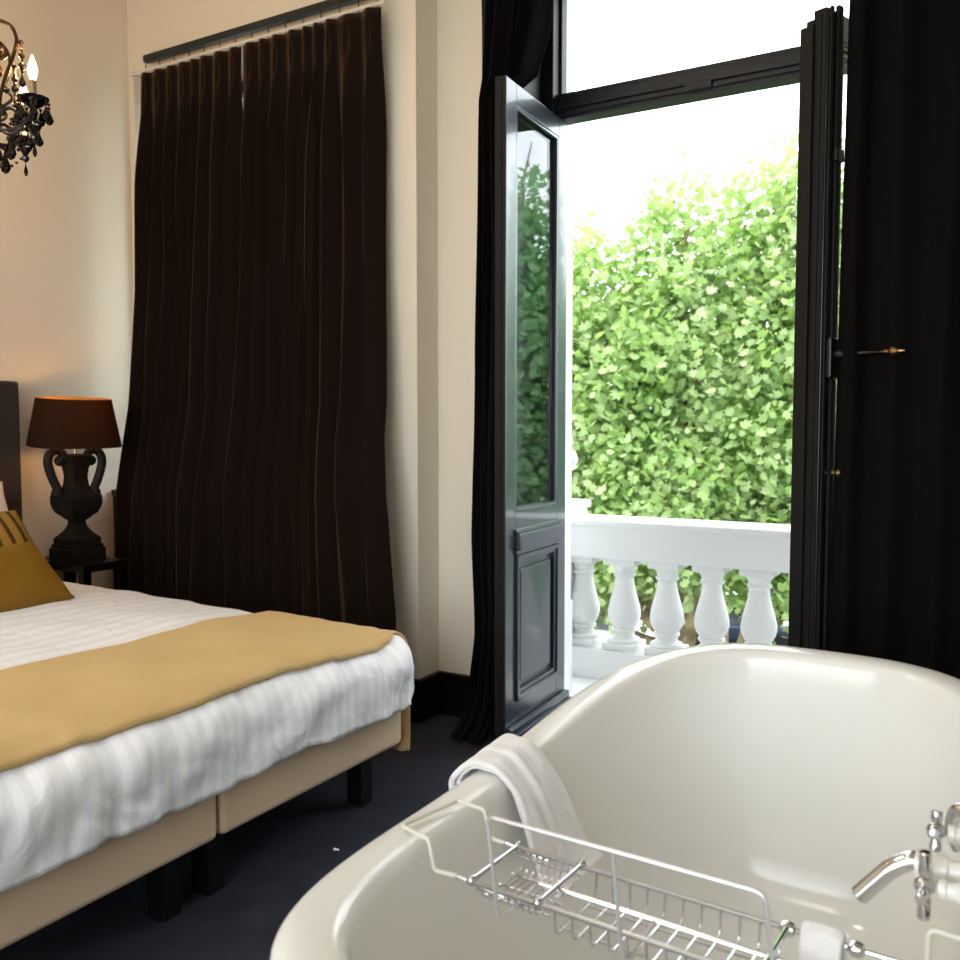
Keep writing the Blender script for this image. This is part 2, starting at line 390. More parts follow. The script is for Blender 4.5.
m = MB(); m.lathe([(.009, -.03), (.008, .02), (.006, .05), (.0055, .085), (.008, .09), (.006, .095), (.006, .10)], (hx, hy+.03, hz), 12, du); hd = P2(m, 'handle', M['black_iron'])
m = MB(); m.lathe([(.006, .098), (.011, .102), (.006, .108), (.008, .112), (.015, .122), (.016, .128), (.011, .136), (.006, .142), (.008, .146), (.005, .152), (.004, .160), (.001, .162)], (hx, hy+.03, hz), 14, du); m.build('brass_tip', M['brass'], hd)
m = MB(); m.lathe([(.014, 0), (.012, .006), (.008, .01), (.007, .02)], (hx, .0, 1.10), 14, (0, 1, 0)); kb = P2(m, 'knob_base', M['black_iron'])
m = MB(); m.lathe([(.007, .018), (.011, .022), (.007, .027), (.013, .036), (.015, .042), (.009, .052), (.005, .056), (.006, .06), (.003, .066), (.001, .067)], (hx, 0, 1.10), 14, (0, 1, 0)); m.build('brass_knob', M['brass'], kb)

# ---------------------------------------------------------------- curtains
def curtain(name, z0, z1, left, right, ymid, nf, amp, label, mt, par_seed, group=None, top_amp=.012, head=.11, thick=.004, puddle=0):
    """left/right/ymid: tables of z -> value. Folds open out from a pinched heading."""
    rnd = random.Random(par_seed); ph = [rnd.uniform(-.5, .5) for _ in range(nf+3)]; wd = [rnd.uniform(.6, 1.4) for _ in range(nf+3)]
    tot = []; s_ = 0
    for i in range(nf): tot.append(s_); s_ += wd[i]
    tot.append(s_); tot = [t/s_ for t in tot]
    def warp(u):
        for i in range(nf):
            if u <= tot[i+1]: return i+(u-tot[i])/(tot[i+1]-tot[i])
        return nf
    def fn(u, v):
        z = lerp(z1, z0, v); a = left(z); b = right(z); t = z1-z
        k = warp(u); i = min(int(k), nf-1); fr = k-i
        A = lerp(top_amp, amp, sm((t-head*.6)/.5))*(.75+.5*abs(ph[i]))
        w1 = abs(math.sin(PI*fr))**1.9
        wave = -A*(w1*2-1)
        pinch = math.exp(-((fr-.5)/.13)**2)*.018*math.exp(-((t-head)/.06)**2)
        ed = min(1, min(u, 1-u)*12); x = lerp(a, b, u) + ed*A*.42*math.sin(2*PI*fr)*(.6+.8*ph[i]) + ed*.022*noise.noise((u*6, z*.9, par_seed))*sm(t/.6)
        y = ymid(z) + wave + pinch + .02*noise.noise((u*9+3, z*1.3, par_seed+7))*sm(t/.5)
        zz = z
        if puddle and z < puddle:
            q = (puddle-z)/puddle; y -= q*q*.10*(1+noise.noise((u*7, 2, par_seed))); x += q*.05*noise.noise((u*9, 5, par_seed)); zz = max(.012+.02*abs(noise.noise((u*12, z*20, 1))), z)
        return (x, y, zz)
    mb = MB(); mb.grid(fn, nf*16, 90)
    o = mb.build(name, mt, None, angle=80, mods=(('SOLIDIFY', {'thickness': thick, 'offset': 0}),))
    return tag(o, label, 'curtain', group)
ztop = 2.935
T = lambda *p: (lambda z: interp(p, z))
ycur = T((0, 2.89), (.5, 2.90), (.95, 2.915), (1.35, 2.99), (1.9, 3.03), (2.9, 3.05))
curtain('curtain', .02, ztop, T((0, -3.725), (.6, -3.73), (1.1, -3.72), (1.5, -3.71), (1.9, -3.70), (2.9, -3.672)), T((0, -3.03), (1.5, -3.035), (2.4, -3.016), (2.75, -3.019), (2.95, -3.014)), ycur, 8, .044,
        'dark brown velvet curtain panel nearest the black lamp', M['velvet'], 3, 'pair of brown velvet curtains')
curtain('curtain', .02, ztop+.002, T((0, -3.02), (1.5, -3.028), (2.5, -3.01), (2.75, -2.998), (2.95, -3.0)), T((0, -2.10), (.5, -2.11), (.9, -2.15), (1.2, -2.20), (1.9, -2.235), (2.9, -2.245)), ycur, 9, .046,
        'dark brown velvet curtain panel that ends at the cream pier', M['velvet'], 5, 'pair of brown velvet curtains')
curtain('curtain', .0, 3.30, T((0, -1.89), (.4, -1.85), (.8, -1.872), (1.4, -1.86), (3.3, -1.865)), T((0, -1.745), (2.45, -1.748), (2.55, -1.742), (2.585, -1.63), (2.75, -1.575), (3.1, -1.53), (3.3, -1.52)),
        T((0, 3.13), (.5, 3.17), (2.5, 3.19), (3.3, 3.2)), 5, .035, 'dark curtain bunched behind the open glazed leaf, its hem pooling on carpet', M['velvet2'], 9, None, puddle=.16)
curtain('curtain', .02, 3.30, T((0, -.488), (.9, -.487), (2.5, -.472), (2.65, -.468), (2.9, -.484), (3.3, -.51)), T((0, .95), (3.3, .95)), T((0, 3.06), (3.3, 3.07)), 13, .024,
        'black velvet curtain hanging behind the brass handles and bathtub end', M['velvet2'], 14)
def rail(name, x0, x1, y, z, label, mt, r=.011, box=True):
    t = empty(name, ((x0+x1)/2, y, z)); tag(t, label, 'curtain rail'); bpy.context.view_layer.update()
    m = MB(); m.box(x0, x1, y-.016, y+.016, z-.016, z+.016, .003); part(m, 'track', mt, t)
    n = max(2, int((x1-x0)/.5)); 
    for i in range(n):
        x = lerp(x0+.08, x1-.08, i/(n-1)); m = MB(); m.box(x-.008, x+.008, y-.02, YP if x < PX else YW, z+.014, z+.022, .002); part(m, 'bracket', M['white_metal'], t)
    return t
rail('curtain_track', -3.675, -2.225, 3.09, 3.02, 'black curtain track running above the brown curtain pair', M['track'])
t = empty('curtain_rod', (-2.95, 3.065, 2.952)); tag(t, 'thin pale rod threading the tops of the brown curtains', 'curtain rod'); bpy.context.view_layer.update()
m = MB(); m.tube([(-3.74, 3.062, 2.953), (-2.225, 3.062, 2.953)], .008, 8); part(m, 'rod', M['white_metal'], t)
m = MB(); m.box(-3.745, -3.725, 3.05, YP, 2.94, 2.966, .004); part(m, 'end_bracket', M['white_metal'], t)
m = MB()
for i in range(15):
    x = lerp(-3.64, -2.26, i/14); m = MB(); m.tube([(x, 3.062, 2.94), (x, 3.062, 3.01)], .0025, 5); part(m, 'glider', M['track'], t)

# ---------------------------------------------------------------- bed
bed = empty('bed', (-2.72, 1.62, 0)); tag(bed, 'double bed on two beige upholstered bases with dark headboard', 'bed'); bpy.context.view_layer.update()
BY0, BYM, BY1, BFX, BHX = .815, 1.62, 2.425, -1.705, -3.76
for a, b in ((BY0, BYM-.004), (BYM+.004, BY1)):
    m = MB(); m.box(BHX, BFX, a, b, .20, .42, .022, 4); bs = part(m, 'box_spring', M['beige'], bed)
    m = MB()
    rr = .0035; m.tube([(BFX+.001, a+.01, .405), (BFX+.001, b-.01, .405)], rr, 6); o = part(m, 'piping', M['beige'], bed); o.parent = bs; o.matrix_parent_inverse = Matrix.Identity(4)
    for x in (-1.835, -3.6):
        for y in (a+.07, b-.07):
            m = MB(); m.box(x-.03, x+.03, y-.03, y+.03, 0, .205, .003); part(m, 'leg', M['leg_black'], bed)
m = MB(); m.box(BHX, BFX-.02, BY0+.01, BY1-.01, .42, .53, .05, 5); part(m, 'mattress', M['linen'], bed)
m = MB(); m.box(XL+.003, BHX, BY0-.03, BY1+.022, .12, 1.445, .014, 3); hb = part(m, 'headboard', M['headboard'], bed)
m = MB()
for z in (1.19, .92): m.box(BHX-.004, BHX+.002, BY0-.02, BY1+.012, z-.003, z+.003, .0015)
o = part(m, 'seam', M['headboard'], bed); o.parent = hb; o.matrix_parent_inverse = Matrix.Identity(4)

RX0, RX1, RY0, RY1, RAD = -3.70, -1.775, .915, 2.34, .125     # flat part of the duvet, radius of its rounded edges
def duvet_pt(px, py, off=0.0):
    """px,py run over the flat sheet; beyond the flat rectangle it rolls over the edge and drops"""
    dx = max(0, px-RX1); dy = (py-RY1 if py > RY1 else (py-RY0 if py < RY0 else 0))
    rho = max(dx, abs(dy)); h = math.hypot(dx, dy); ux, uy = ((dx/h, dy/h) if h > 1e-9 else (0, 0))
    cx, cy = min(px, RX1), max(RY0, min(RY1, py))
    ztop = .597 + .028*sm((RX1-px)/1.5) - .018*sm((py-2.0)/.35) + .012*noise.noise((px*2.1, py*2.1, 3)) + .006*noise.noise((px*6, py*6, 8))
    q = RAD*PI/2; r = RAD
    if rho < q: a = rho/r; hh, zz, nh, nz = r*math.sin(a), -r*(1-math.cos(a)), math.sin(a), math.cos(a)
    else: hh, zz, nh, nz = r-.012*sm((rho-q)/.2), -r-(rho-q), 1, 0
    k = sm(rho/.16); bul = .022*sm(h/.12)*sm(min(dx, abs(dy))/.08); along = (cy if dx > abs(dy) else cx) + .12*math.atan2(abs(uy), abs(ux)+1e-6)
    fold = .014*noise.noise((along*17, rho*2.2, 1)) + .022*noise.noise((along*6+2+rho*5, rho*5, 4)) + .008*noise.noise((along*30+rho*9, rho*5, 6)) + .010*abs(noise.noise((along*11-rho*14, rho*9+along*3, 12)))
    d = off + fold*k + bul
    return Vector((cx+ux*(hh+nh*d), cy+uy*(hh+nh*d), ztop+zz+nz*d)), rho
HEM = RAD*PI/2+.122
def duv(u, v):
    px = lerp(RX0, RX1+HEM, u); py = lerp(RY0-HEM, RY1+HEM, v)
    p, rho = duvet_pt(px, py)
    if rho > RAD*1.6: p.z += (.022*noise.noise((py*3.1, px*3.1, 9))+.008*noise.noise((py*13, px*13, 5)))*sm((rho-RAD*1.6)/.14)
    return p
def duv_uv(u, v):
    px = lerp(RX0, RX1+HEM, u); py = lerp(RY0-HEM, RY1+HEM, v)
    return (px*.56, py) if px < -1.98 else (py, px)
m = MB(); m.grid(duv, 150, 150, duv_uv)
dv = m.build('duvet', M['duvet'], None, angle=80, mods=(('SOLIDIFY', {'thickness': .012, 'offset': -1}),))
tag(dv, 'white satin-striped duvet spread over the beige bed', 'duvet')
HEMT = RAD*PI/2+.30
def thr(u, v):
    py = lerp(RY0-HEMT, RY1+HEMT, v)
    x1 = RX1+.085-.07*sm((py-RY1+.1)/.18)*.35 + .012*noise.noise((py*3, 0, 5))
    px = lerp(-2.235+.01*noise.noise((py*2, 4, 5)), x1, u)
    p, rho = duvet_pt(px, py, .012)
    if py > RY1 and px > RX1-.15: p.x += .030*sm((py-RY1-.2)/.09)*sm((px-RX1+.15)/.15)
    e = abs(u-.5)*2
    if e > .97: p -= Vector((0, 0, .004))
    return p
m = MB(); m.grid(thr, 44, 160)
tag(m.build('bed_throw', M['throw'], None, angle=80, mods=(('SOLIDIFY', {'thickness': .010, 'offset': 0}),)), 'gold velvet runner laid across the foot of the white duvet', 'throw')

def pillow(name, size, T, loc, rot, mt, label, cat, p=2.6, stripe=False, pip=None):
    w, h = size; m = MB()
    for sgn in (1, -1):
        def fn(u, v):
            a, b = u*2-1, v*2-1
            ea, eb = abs(a), abs(b)
            th = ((1-ea**p)*(1-eb**p)); th = max(th, 0)**.42
            x = a*w/2*(1-.07*(1-eb**2)*ea**3); y = b*h/2*(1-.07*(1-ea**2)*eb**3)
            z = sgn*T/2*th*(1+.10*noise.noise((a*2.2, b*2.2, len(name)))) 
            return (x, y, z)
        m.grid(fn, 28, 28, (lambda u, v: (u*w+.02, v*h)))
    o = m.build(name, mt, None, angle=80)
    bm = bmesh.new(); bm.from_mesh(o.data); bmesh.ops.remove_doubles(bm, verts=bm.verts, dist=.0008); bmesh.ops.recalc_face_normals(bm, faces=bm.faces); bm.to_mesh(o.data); bm.free()
    o.location = loc; o.rotation_euler = rot
    tag(o, label, cat)
    return o
# local x = width along the bed's y axis, local y = up the cushion
def lean(deg, yawd=90, roll=0):
    return (Matrix.Rotation(R(yawd), 3, 'Z') @ Matrix.Rotation(R(deg), 3, 'X') @ Matrix.Rotation(R(roll), 3, 'Z')).to_euler()
pillow('cushion', (.50, .285), .12, (-3.02, 1.84, .708), lean(44, 90, 5), M['mustard'], 'plain mustard velvet cushion lying in front of the others', 'cushion')
pillow('cushion', (.45, .45), .14, (-3.33, 2.01, .735), lean(52, 92, 0), M['stripe_cush'], 'gold cushion with dark stripes behind the plain mustard one', 'cushion')
pillow('pillow', (.68, .48), .17, (-3.56, 1.95, .80), lean(66, 90, 0), M['linen'], 'white pillow propped against the dark headboard', 'pillow')

# ---------------------------------------------------------------- nightstand and lamp
ns = empty('nightstand', (-3.64, 2.62, 0)); tag(ns, 'glossy black nightstand beneath the table lamp', 'nightstand'); bpy.context.view_layer.update()
NX0, NX1, NY0, NY1, NZ = -3.845, -3.44, 2.505, 2.735, .648
m = MB(); m.box(NX0, NX1, NY0, NY1, NZ-.035, NZ, .004); part(m, 'table_top', M['black_wood'], ns)
m = MB(); m.box(NX0+.01, NX1-.01, NY0+.01, NY1-.01, .22, .25, .003); part(m, 'shelf', M['black_wood'], ns)
for x in (NX0+.025, NX1-.025):
    for y in (NY0+.025, NY1-.025):
        m = MB(); m.box(x-.02, x+.02, y-.02, y+.02, 0, NZ-.034, .003); part(m, 'leg', M['black_wood'], ns)

LX, LY, LZ = -3.63, 2.618, NZ
lp = empty('table_lamp', (LX, LY, LZ)); tag(lp, 'black carved urn lamp with scroll handles and oval brown shade', 'lamp'); bpy.context.view_layer.update()
m = MB(); lamp_lathe = lambda pr: m.lathe([(a*.84, h*1.1) for a, h in pr], (LX, LY, LZ), square=True)
lamp_lathe([(.100, 0), (.100, .048), (.092, .052), (.092, .064), (.086, .066)])
lamp_lathe([(.084, .066), (.084, .090), (.070, .100), (.050, .118), (.036, .138), (.031, .155), (.035, .165), (.047, .178)])
part(m, 'pedestal', M['ebony'], lp, angle=25)
m = MB()
lamp_lathe([(.040, .165), (.056, .180), (.074, .192), (.086, .212), (.092, .232), (.092, .262), (.086, .268), (.060, .270)])
lamp_lathe([(.060, .268), (.052, .285), (.046, .310), (.042, .340), (.046, .372), (.054, .398), (.054, .410), (.060, .414), (.060, .428), (.050, .432), (.020, .434)])
part(m, 'urn_body', M['ebony'], lp, angle=25)
rv = Vector((.5, .866, 0)).normalized()       # the handles spread roughly along the wall
rv = Vector((.35, .937, 0)).normalized()
for s in (-1, 1):
    cen = Vector((LX, LY, LZ))
    def q(d, h): return cen + rv*(s*d*.90) + Vector((0, 0, h*1.1))
    pth = [q(.062, .405), q(.072, .385), q(.092, .392), q(.090, .418), q(.070, .430)]
    pth = [q(.070, .398), q(.056, .412), q(.060, .436), q(.088, .448), q(.116, .436), q(.128, .405), q(.120, .365), q(.104, .325), q(.084, .285), q(.078, .265), q(.092, .258), q(.100, .275), q(.088, .290)]
    m = MB(); sp = spline(pth, 6); n = len(sp); m.tube(sp, [.016+.004*math.sin(PI*i/(n-1)) for i in range(n)], 10)
    m.ball(q(.074, .406), .024, 12, 8); m.ball(q(.092, .272), .024, 12, 8)
    part(m, 'scroll_handle', M['ebony'], lp)
m = MB(); m.tube([(LX, LY, LZ+.47), (LX, LY, LZ+.60)], .006, 10); m.lathe([(.016, .51), (.016, .57), (.012, .58)], (LX, LY, LZ), 14); part(m, 'stem', M['brass'], lp)
m = MB(); m.lathe([(.010, .575), (.016, .59), (.028, .615), (.030, .635), (.022, .66), (.004, .672)], (LX, LY, LZ), 16); part(m, 'bulb', M['lampbulb'], lp)
S0, S1 = 1.162, 1.374
def shade(off):
    def fn(u, v):
        a = 2*PI*u; t = v
        ra = lerp(.196, .156, t)-off; rb = lerp(.145, .112, t)-off
        c, s = math.cos(a), math.sin(a); e = 2/2.6
        lu = ra*math.copysign(abs(c)**e, c); lw = rb*math.copysign(abs(s)**e, s)
        rp = Vector((-rv.y, rv.x, 0))
        return Vector((LX, LY, lerp(S0, S1, t)+.085*lw)) + rv*lu + rp*lw
    return fn
m = MB(); m.grid(shade(0), 64, 8, closed_u=True); sh = part(m, 'lamp_shade', M['shade'], lp, angle=80)
m = MB(); m.grid(shade(.003), 64, 8, closed_u=True)
o = part(m, 'shade_lining', M['shade_in'], lp, angle=80); 
m = MB()
for k in range(3):
    a = 2*PI*k/3+.4; m.tube([(LX, LY, S1-.03), tuple(Vector((LX, LY, S1-.01)) + rv*(.150*math.cos(a)) + Vector((-rv.y, rv.x, 0))*(.107*math.sin(a)))], .002, 5)
m.tube([(LX, LY, LZ+.60), (LX, LY, S1-.03)], .003, 6)
part(m, 'shade_carrier', M['brass'], lp)

# ---------------------------------------------------------------- chandelier
RT = Vector((.864, .503, 0)); FW = Vector((-.503, .864, 0))
CC = Vector((-2.808, 1.9, 0)) - RT*.274
ch = empty('chandelier', (CC.x, CC.y, 2.2)); tag(ch, 'black beaded candle chandelier hanging over the bed', 'chandelier'); bpy.context.view_layer.update(); ZH = ZC-.06
m = MB(); m.lathe([(.055, ZH-.03), (.05, ZH-.005), (.02, ZH)], (CC.x, CC.y, 0), 20); m.lathe([(.055, ZH-.03), (.02, ZH-.05), (.006, ZH-.06)], (CC.x, CC.y, 0), 20); part(m, 'ceiling_rose', M['bronze'], ch)
m = MB(); m.tube([(CC.x, CC.y, 2.66), (CC.x, CC.y, ZH-.05)], .006, 8); part(m, 'hanging_chain', M['bronze'], ch)
m = MB(); m.lathe([(.004, 2.02), (.02, 2.04), (.012, 2.06), (.035, 2.09), (.05, 2.12), (.03, 2.15), (.015, 2.18), (.03, 2.22), (.045, 2.27), (.03, 2.31), (.014, 2.36), (.018, 2.42), (.035, 2.46), (.016, 2.5), (.012, 2.58), (.03, 2.61), (.01, 2.65), (.005, 2.68)], (CC.x, CC.y, 0), 20); part(m, 'centre_column', M['bead'], ch)
def drop(m, p, L, w, seg=6):
    p = Vector(p); m.lathe([(w*.12, 0), (w*.35, -L*.25), (w*.9, -L*.58), (w, -L*.72), (w*.6, -L*.92), (w*.05, -L)], p, seg)
NA = 6
for k in range(NA):
    a = R(2+60*k); dr = RT*math.cos(a)+FW*math.sin(a); c0 = Vector((CC.x, CC.y, 0))
    def q(d, z): return c0+dr*d+Vector((0, 0, z))
    Rr = .274; zc = 2.262
    m = MB()
    m.tube(spline([q(.03, 2.25), q(.09, 2.20), q(.15, 2.165), q(.21, 2.168), q(.255, 2.20), q(Rr, 2.245)], 6), .0065, 8)
    m.tube(spline([q(.235, 2.172), q(.20, 2.15), q(.165, 2.17), q(.165, 2.215), q(.195, 2.235), q(.22, 2.22), q(.215, 2.195)], 5), .006, 8)
    m.tube(spline([q(.10, 2.195), q(.13, 2.22), q(.175, 2.24), q(.205, 2.265), q(.19, 2.29)], 5), .005, 8)
    m.ball(q(.188, 2.292), .011)
    arm = part(m, 'arm', M['black_iron'], ch)
    m = MB()
    m.tube(spline([q(.02, 2.44), q(.08, 2.49), q(.15, 2.515), q(.205, 2.50), q(.225, 2.455), q(.212, 2.40), q(.192, 2.35), q(.175, 2.30), q(.165, 2.25), q(.175, 2.21)], 6), .006, 8)
    m.tube(spline([q(.15, 2.42), q(.18, 2.43), q(.19, 2.405), q(.17, 2.39)], 5), .006, 8); m.ball(q(.168, 2.405), .016)
    sc = part(m, 'upper_scroll', M['bronze'], ch)
    def sub(mb, n, mt, par=arm):
        o = mb.build(n, mt, None); o.parent = par; return o
    m = MB(); cp = q(Rr, 0)
    m.lathe([(.006, zc-.032), (.016, zc-.026), (.034, zc-.014), (.046, zc-.002), (.050, zc+.006), (.046, zc+.006), (.03, zc-.004), (.014, zc-.006)], cp, 12); sub(m, 'drip_cup', M['bead'])
    m = MB(); m.lathe([(.010, zc-.01), (.010, zc+.062)], cp, 14); sub(m, 'candle_sleeve', M['candle'])
    m = MB(); m.lathe([(.007, zc+.06), (.011, zc+.072), (.0155, zc+.088), (.0155, zc+.100), (.011, zc+.118), (.005, zc+.134), (.001, zc+.145)], cp, 14); sub(m, 'bulb', M['bulb'])
    m = MB()
    for j in range(7):
        b = 2*PI*j/7+.3; rp = cp+Vector((math.cos(b), math.sin(b), 0))*.047
        m.ball(rp+Vector((0, 0, zc-.006)), .0055, 6, 4); m.ball(rp+Vector((0, 0, zc-.018)), .0055, 6, 4); drop(m, rp+Vector((0, 0, zc-.022)), .052, .0145)
    m.lathe([(.006, zc-.032), (.013, zc-.045), (.010, zc-.06), (.022, zc-.075), (.024, zc-.088), (.012, zc-.104), (.008, zc-.112), (.013, zc-.12), (.012, zc-.128), (.004, zc-.136)], cp, 10)
    drop(m, cp+Vector((0, 0, zc-.136)), .05, .007)
    sub(m, 'bead_pendants', M['bead'])
    m = MB()
    for j in range(13):
        t = j/12; p = q(lerp(Rr, .06, t), lerp(zc-.11, 2.085, t)-.05*math.sin(PI*t)); m.ball(p, .0055, 6, 4)
    for d, z in ((.195, 2.15), (.15, 2.14), (.10, 2.11)):
        m.ball(q(d, z), .006, 6, 4); drop(m, q(d, z-.006), .078, .018)
    sub(m, 'bead_swag', M['bead'])
    m = MB()
    zz = 2.465
    for r_, g in ((.009, .0), (.005, .014), (.006, .026), (.011, .042), (.006, .058), (.013, .076), (.006, .094)): m.ball(q(.240, zz-g-.02), r_, 8, 5)
    m.tube([q(.222, 2.455), q(.240, 2.452), q(.240, 2.345)], .002, 5); drop(m, q(.240, zz-.12), .045, .011)
    sub(m, 'amber_drop', M['amber'], sc)

ch.location.z += .06

# ---------------------------------------------------------------- bathtub
TC = Vector((-.392, 1.505, 0)); TA, TL, TTH = .478, .758, .047
def tub_pt(u, d, dz, zabs=None, blend=0):
    """u: angle round the rim; d: distance in from the outer edge; dz below rim top"""
    c, s = math.cos(u), math.sin(u); n = 3.05 if s > 0 else 4.4; e = 2/n
    a, b = TA-d, TL-d*(1.0 if s < 0 else 1.0)
    uu = a*math.copysign(abs(c)**e, c); vv = b*math.copysign(abs(s)**e, s)
    v0 = TL*math.copysign(abs(s)**e, s)
    t = (v0+.1)/(TL+.1); rise = .136*(math.log1p(math.exp(9*t))/9)**1.1
    zr = .586+rise
    z = zr-dz
    if zabs is not None: z = lerp(z, zabs, blend)
    x = TC.x+uu*math.cos(TTH)+vv*math.sin(TTH); y = TC.y-uu*math.sin(TTH)+vv*math.cos(TTH)
    return Vector((x, y, z))
prof = [(.155, 0, 0.0, 1), (.15, 0, .012, 1), (.165, 0, .06, 1), (.155, 0, .14, 1), (.125, 0, .24, 1), (.09, .02, .34, .85), (.062, .06, .42, .45), (.048, .05, .5, .1),
        (.040, .046, 0, 0), (.020, .050, 0, 0), (.007, .043, 0, 0), (.001, .030, 0, 0), (.001, .018, 0, 0), (.006, .008, 0, 0), (.016, .0015, 0, 0), (.032, -.002, 0, 0), (.054, -.001, 0, 0),
        (.070, .002, 0, 0), (.080, .009, 0, 0), (.0855, .022, 0, 0), (.089, .045, 0, 0),
        (.096, .10, .5, .1), (.108, .15, .42, .45), (.125, .2, .34, .8), (.145, 0, .26, 1), (.170, 0, .2, 1), (.205, 0, .155, 1), (.26, 0, .13, 1), (.32, 0, .12, 1), (.39, 0, .115, 1), (.435, 0, .113, 1)]
m = MB(); NU = 144; npf = len(prof)
vs = []; fs = []
for (d, dz, za, bl) in prof:
    for k in range(NU): vs.append(tub_pt(2*PI*k/NU, d, dz, za, bl))
for i in range(npf-1):
    for k in range(NU):
        k2 = (k+1) % NU; fs.append((i*NU+k, i*NU+k2, (i+1)*NU+k2, (i+1)*NU+k))
fs.append(tuple(range(NU))); fs.append(tuple((npf-1)*NU+k for k in range(NU)))
m.add(vs, fs)
tub = empty('bathtub', (TC.x, TC.y, 0)); tag(tub, 'large freestanding ivory bathtub with raised far end', 'bathtub'); bpy.context.view_layer.update()
part(m, 'tub_shell', M['bath'], tub, angle=70, mods=(('SUBSURF', {'levels': 1, 'render_levels': 1}),))
m = MB(); m.lathe([(.032, .113), (.032, .117), (.026, .119), (.01, .119)], (TC.x, TC.y, 0), 20); part(m, 'drain', M['chrome'], tub)

# towel over the left rim
def rim_frame(y):
    best = min((tub_pt(PI/2+PI*k/900, 0, 0) for k in range(900)), key=lambda p: abs(p.y-y) + (10 if p.x > TC.x else 0))
    return best
def towel_fn(y0a, y1a, off, zin, zout, spread):
    cache = {}
    def fn(u, v):
        y = lerp(y0a, y1a, v); key = round(y, 4)
        if key not in cache: cache[key] = rim_frame(y)
        p = cache[key]; zr = p.z
        path = [(-.012-off, zout), (-.014-off, zr-.045), (-.010-off, zr-.014), (.010, zr+.006+off), (.040, zr+.008+off), (.070, zr+.004+off), (.096+off*.8, zr-.016), (.116+off, zr-.055), (.138+off, zr-.11), (.165+off, zr-.17), (.195+off, zin)]
        k = u*(len(path)-1); i = min(int(k), len(path)-2); t = k-i
        a = [path[max(0, i-1)], path[i], path[i+1], path[min(len(path)-1, i+2)]]
        def cr(j): return .5*((2*a[1][j]) + (a[2][j]-a[0][j])*t + (2*a[0][j]-5*a[1][j]+4*a[2][j]-a[3][j])*t*t + (3*a[1][j]-a[0][j]-3*a[2][j]+a[3][j])*t**3)
        dx, z = cr(0), cr(1)
        fall = sm((u-.55)/.45)
        yy = y + fall*spread*(v-.35) + .004*noise.noise((u*5, v*4, off*50))
        wob = .004*noise.noise((u*6, v*5, 2+off*80))
        return (p.x+dx+wob, yy, z+wob)
    return fn
tw = empty('towel', (-.82, 1.51, .62)); tag(tw, 'folded white towel draped over the left tub rim', 'towel'); bpy.context.view_layer.update()
m = MB(); m.grid(towel_fn(1.445, 1.56, .004, .43, .52, .03), 60, 24); part(m, 'under_layer', M['towel'], tw, angle=80, mods=(('SOLIDIFY', {'thickness': .009, 'offset': 0}), ('SUBSURF', {'levels': 1, 'render_levels': 1})))
m = MB(); m.grid(towel_fn(1.438, 1.575, .014, .415, .50, .05), 60, 24); part(m, 'outer_layer', M['towel'], tw, angle=80, mods=(('SOLIDIFY', {'thickness': .012, 'offset': 0}), ('SUBSURF', {'levels': 1, 'render_levels': 1})))

# ---------------------------------------------------------------- bath caddy
cd = empty('bath_caddy', (-.45, 1.22, .55)); tag(cd, 'chrome wire bath rack spanning the tub beside the towel', 'bath rack'); bpy.context.view_layer.update()
CA = Vector((-.695, 1.168, .551)); CB = Vector((-.685, 1.303, .551))      # front and back rail, left ends
U = Vector((1, -.062, 0)).normalized(); V = (CB-CA); V.x = .0; V = Vector((.062, 1, 0)).normalized(); WD = .137
def c(u, v, z=0): return CA+U*u+V*v+Vector((0, 0, z))
LEN = .47
for v_ in (0, WD):
    m = MB(); m.tube([c(0, v_), c(LEN-.01, v_)], .0042, 10); part(m, 'rail', M['wire'], cd)
m = MB(); m.tube([c(.085, WD*.44, -.004), c(LEN-.01, WD*.44, -.004)], .0036, 8); m.tube([c(.115, WD*.44, -.004), c(.115, WD*.44, -.004)], .003, 6); part(m, 'middle_rail', M['wire'], cd)
for u_ in (.0, .118):
    m = MB(); m.tube([c(u_, 0, .003), c(u_, WD, .003)], .0045, 10)
    for v_ in (0, WD): m.ball(c(u_, v_, .002), .0085, 12, 8)
    part(m, 'cross_bar', M['wire'], cd)
m = MB(); m.tube([c(LEN-.03, 0, .003), c(LEN-.03, WD, .003)], .0045, 10)
for v_ in (0, WD): m.lathe([(.003, -.012), (.009, -.008), (.011, 0), (.009, .008), (.003, .012)], c(LEN-.03, v_), 12, U)
part(m, 'end_clamp', M['chrome'], cd)
# soap tray of fine wires
m = MB()
for i in range(9):
    u_ = .014+i*.0118
    m.tube(fillet([c(u_, .004, 0), c(u_, .012, -.03), c(u_, WD-.012, -.03), c(u_, WD-.004, 0)], .02), .0016, 6)
for v_, z_ in ((.006, -.012), (.03, -.031), (WD*.5, -.031), (WD-.03, -.031), (WD-.006, -.012)): m.tube([c(.006, v_, z_), c(.119, v_, z_)], .0022, 6)
part(m, 'soap_tray', M['wire'], cd)
# main basket
m = MB()
for i in range(11):
    u_ = .145+i*.0285
    m.tube(fillet([c(u_, 0, 0), c(u_, .004, -.042), c(u_, WD-.004, -.042), c(u_, WD, 0)], .016), .0019, 6)
for v_ in (.03, WD-.03): m.tube([c(.14, v_, -.043), c(.43, v_, -.043)], .0022, 6)
part(m, 'basket', M['wire'], cd)
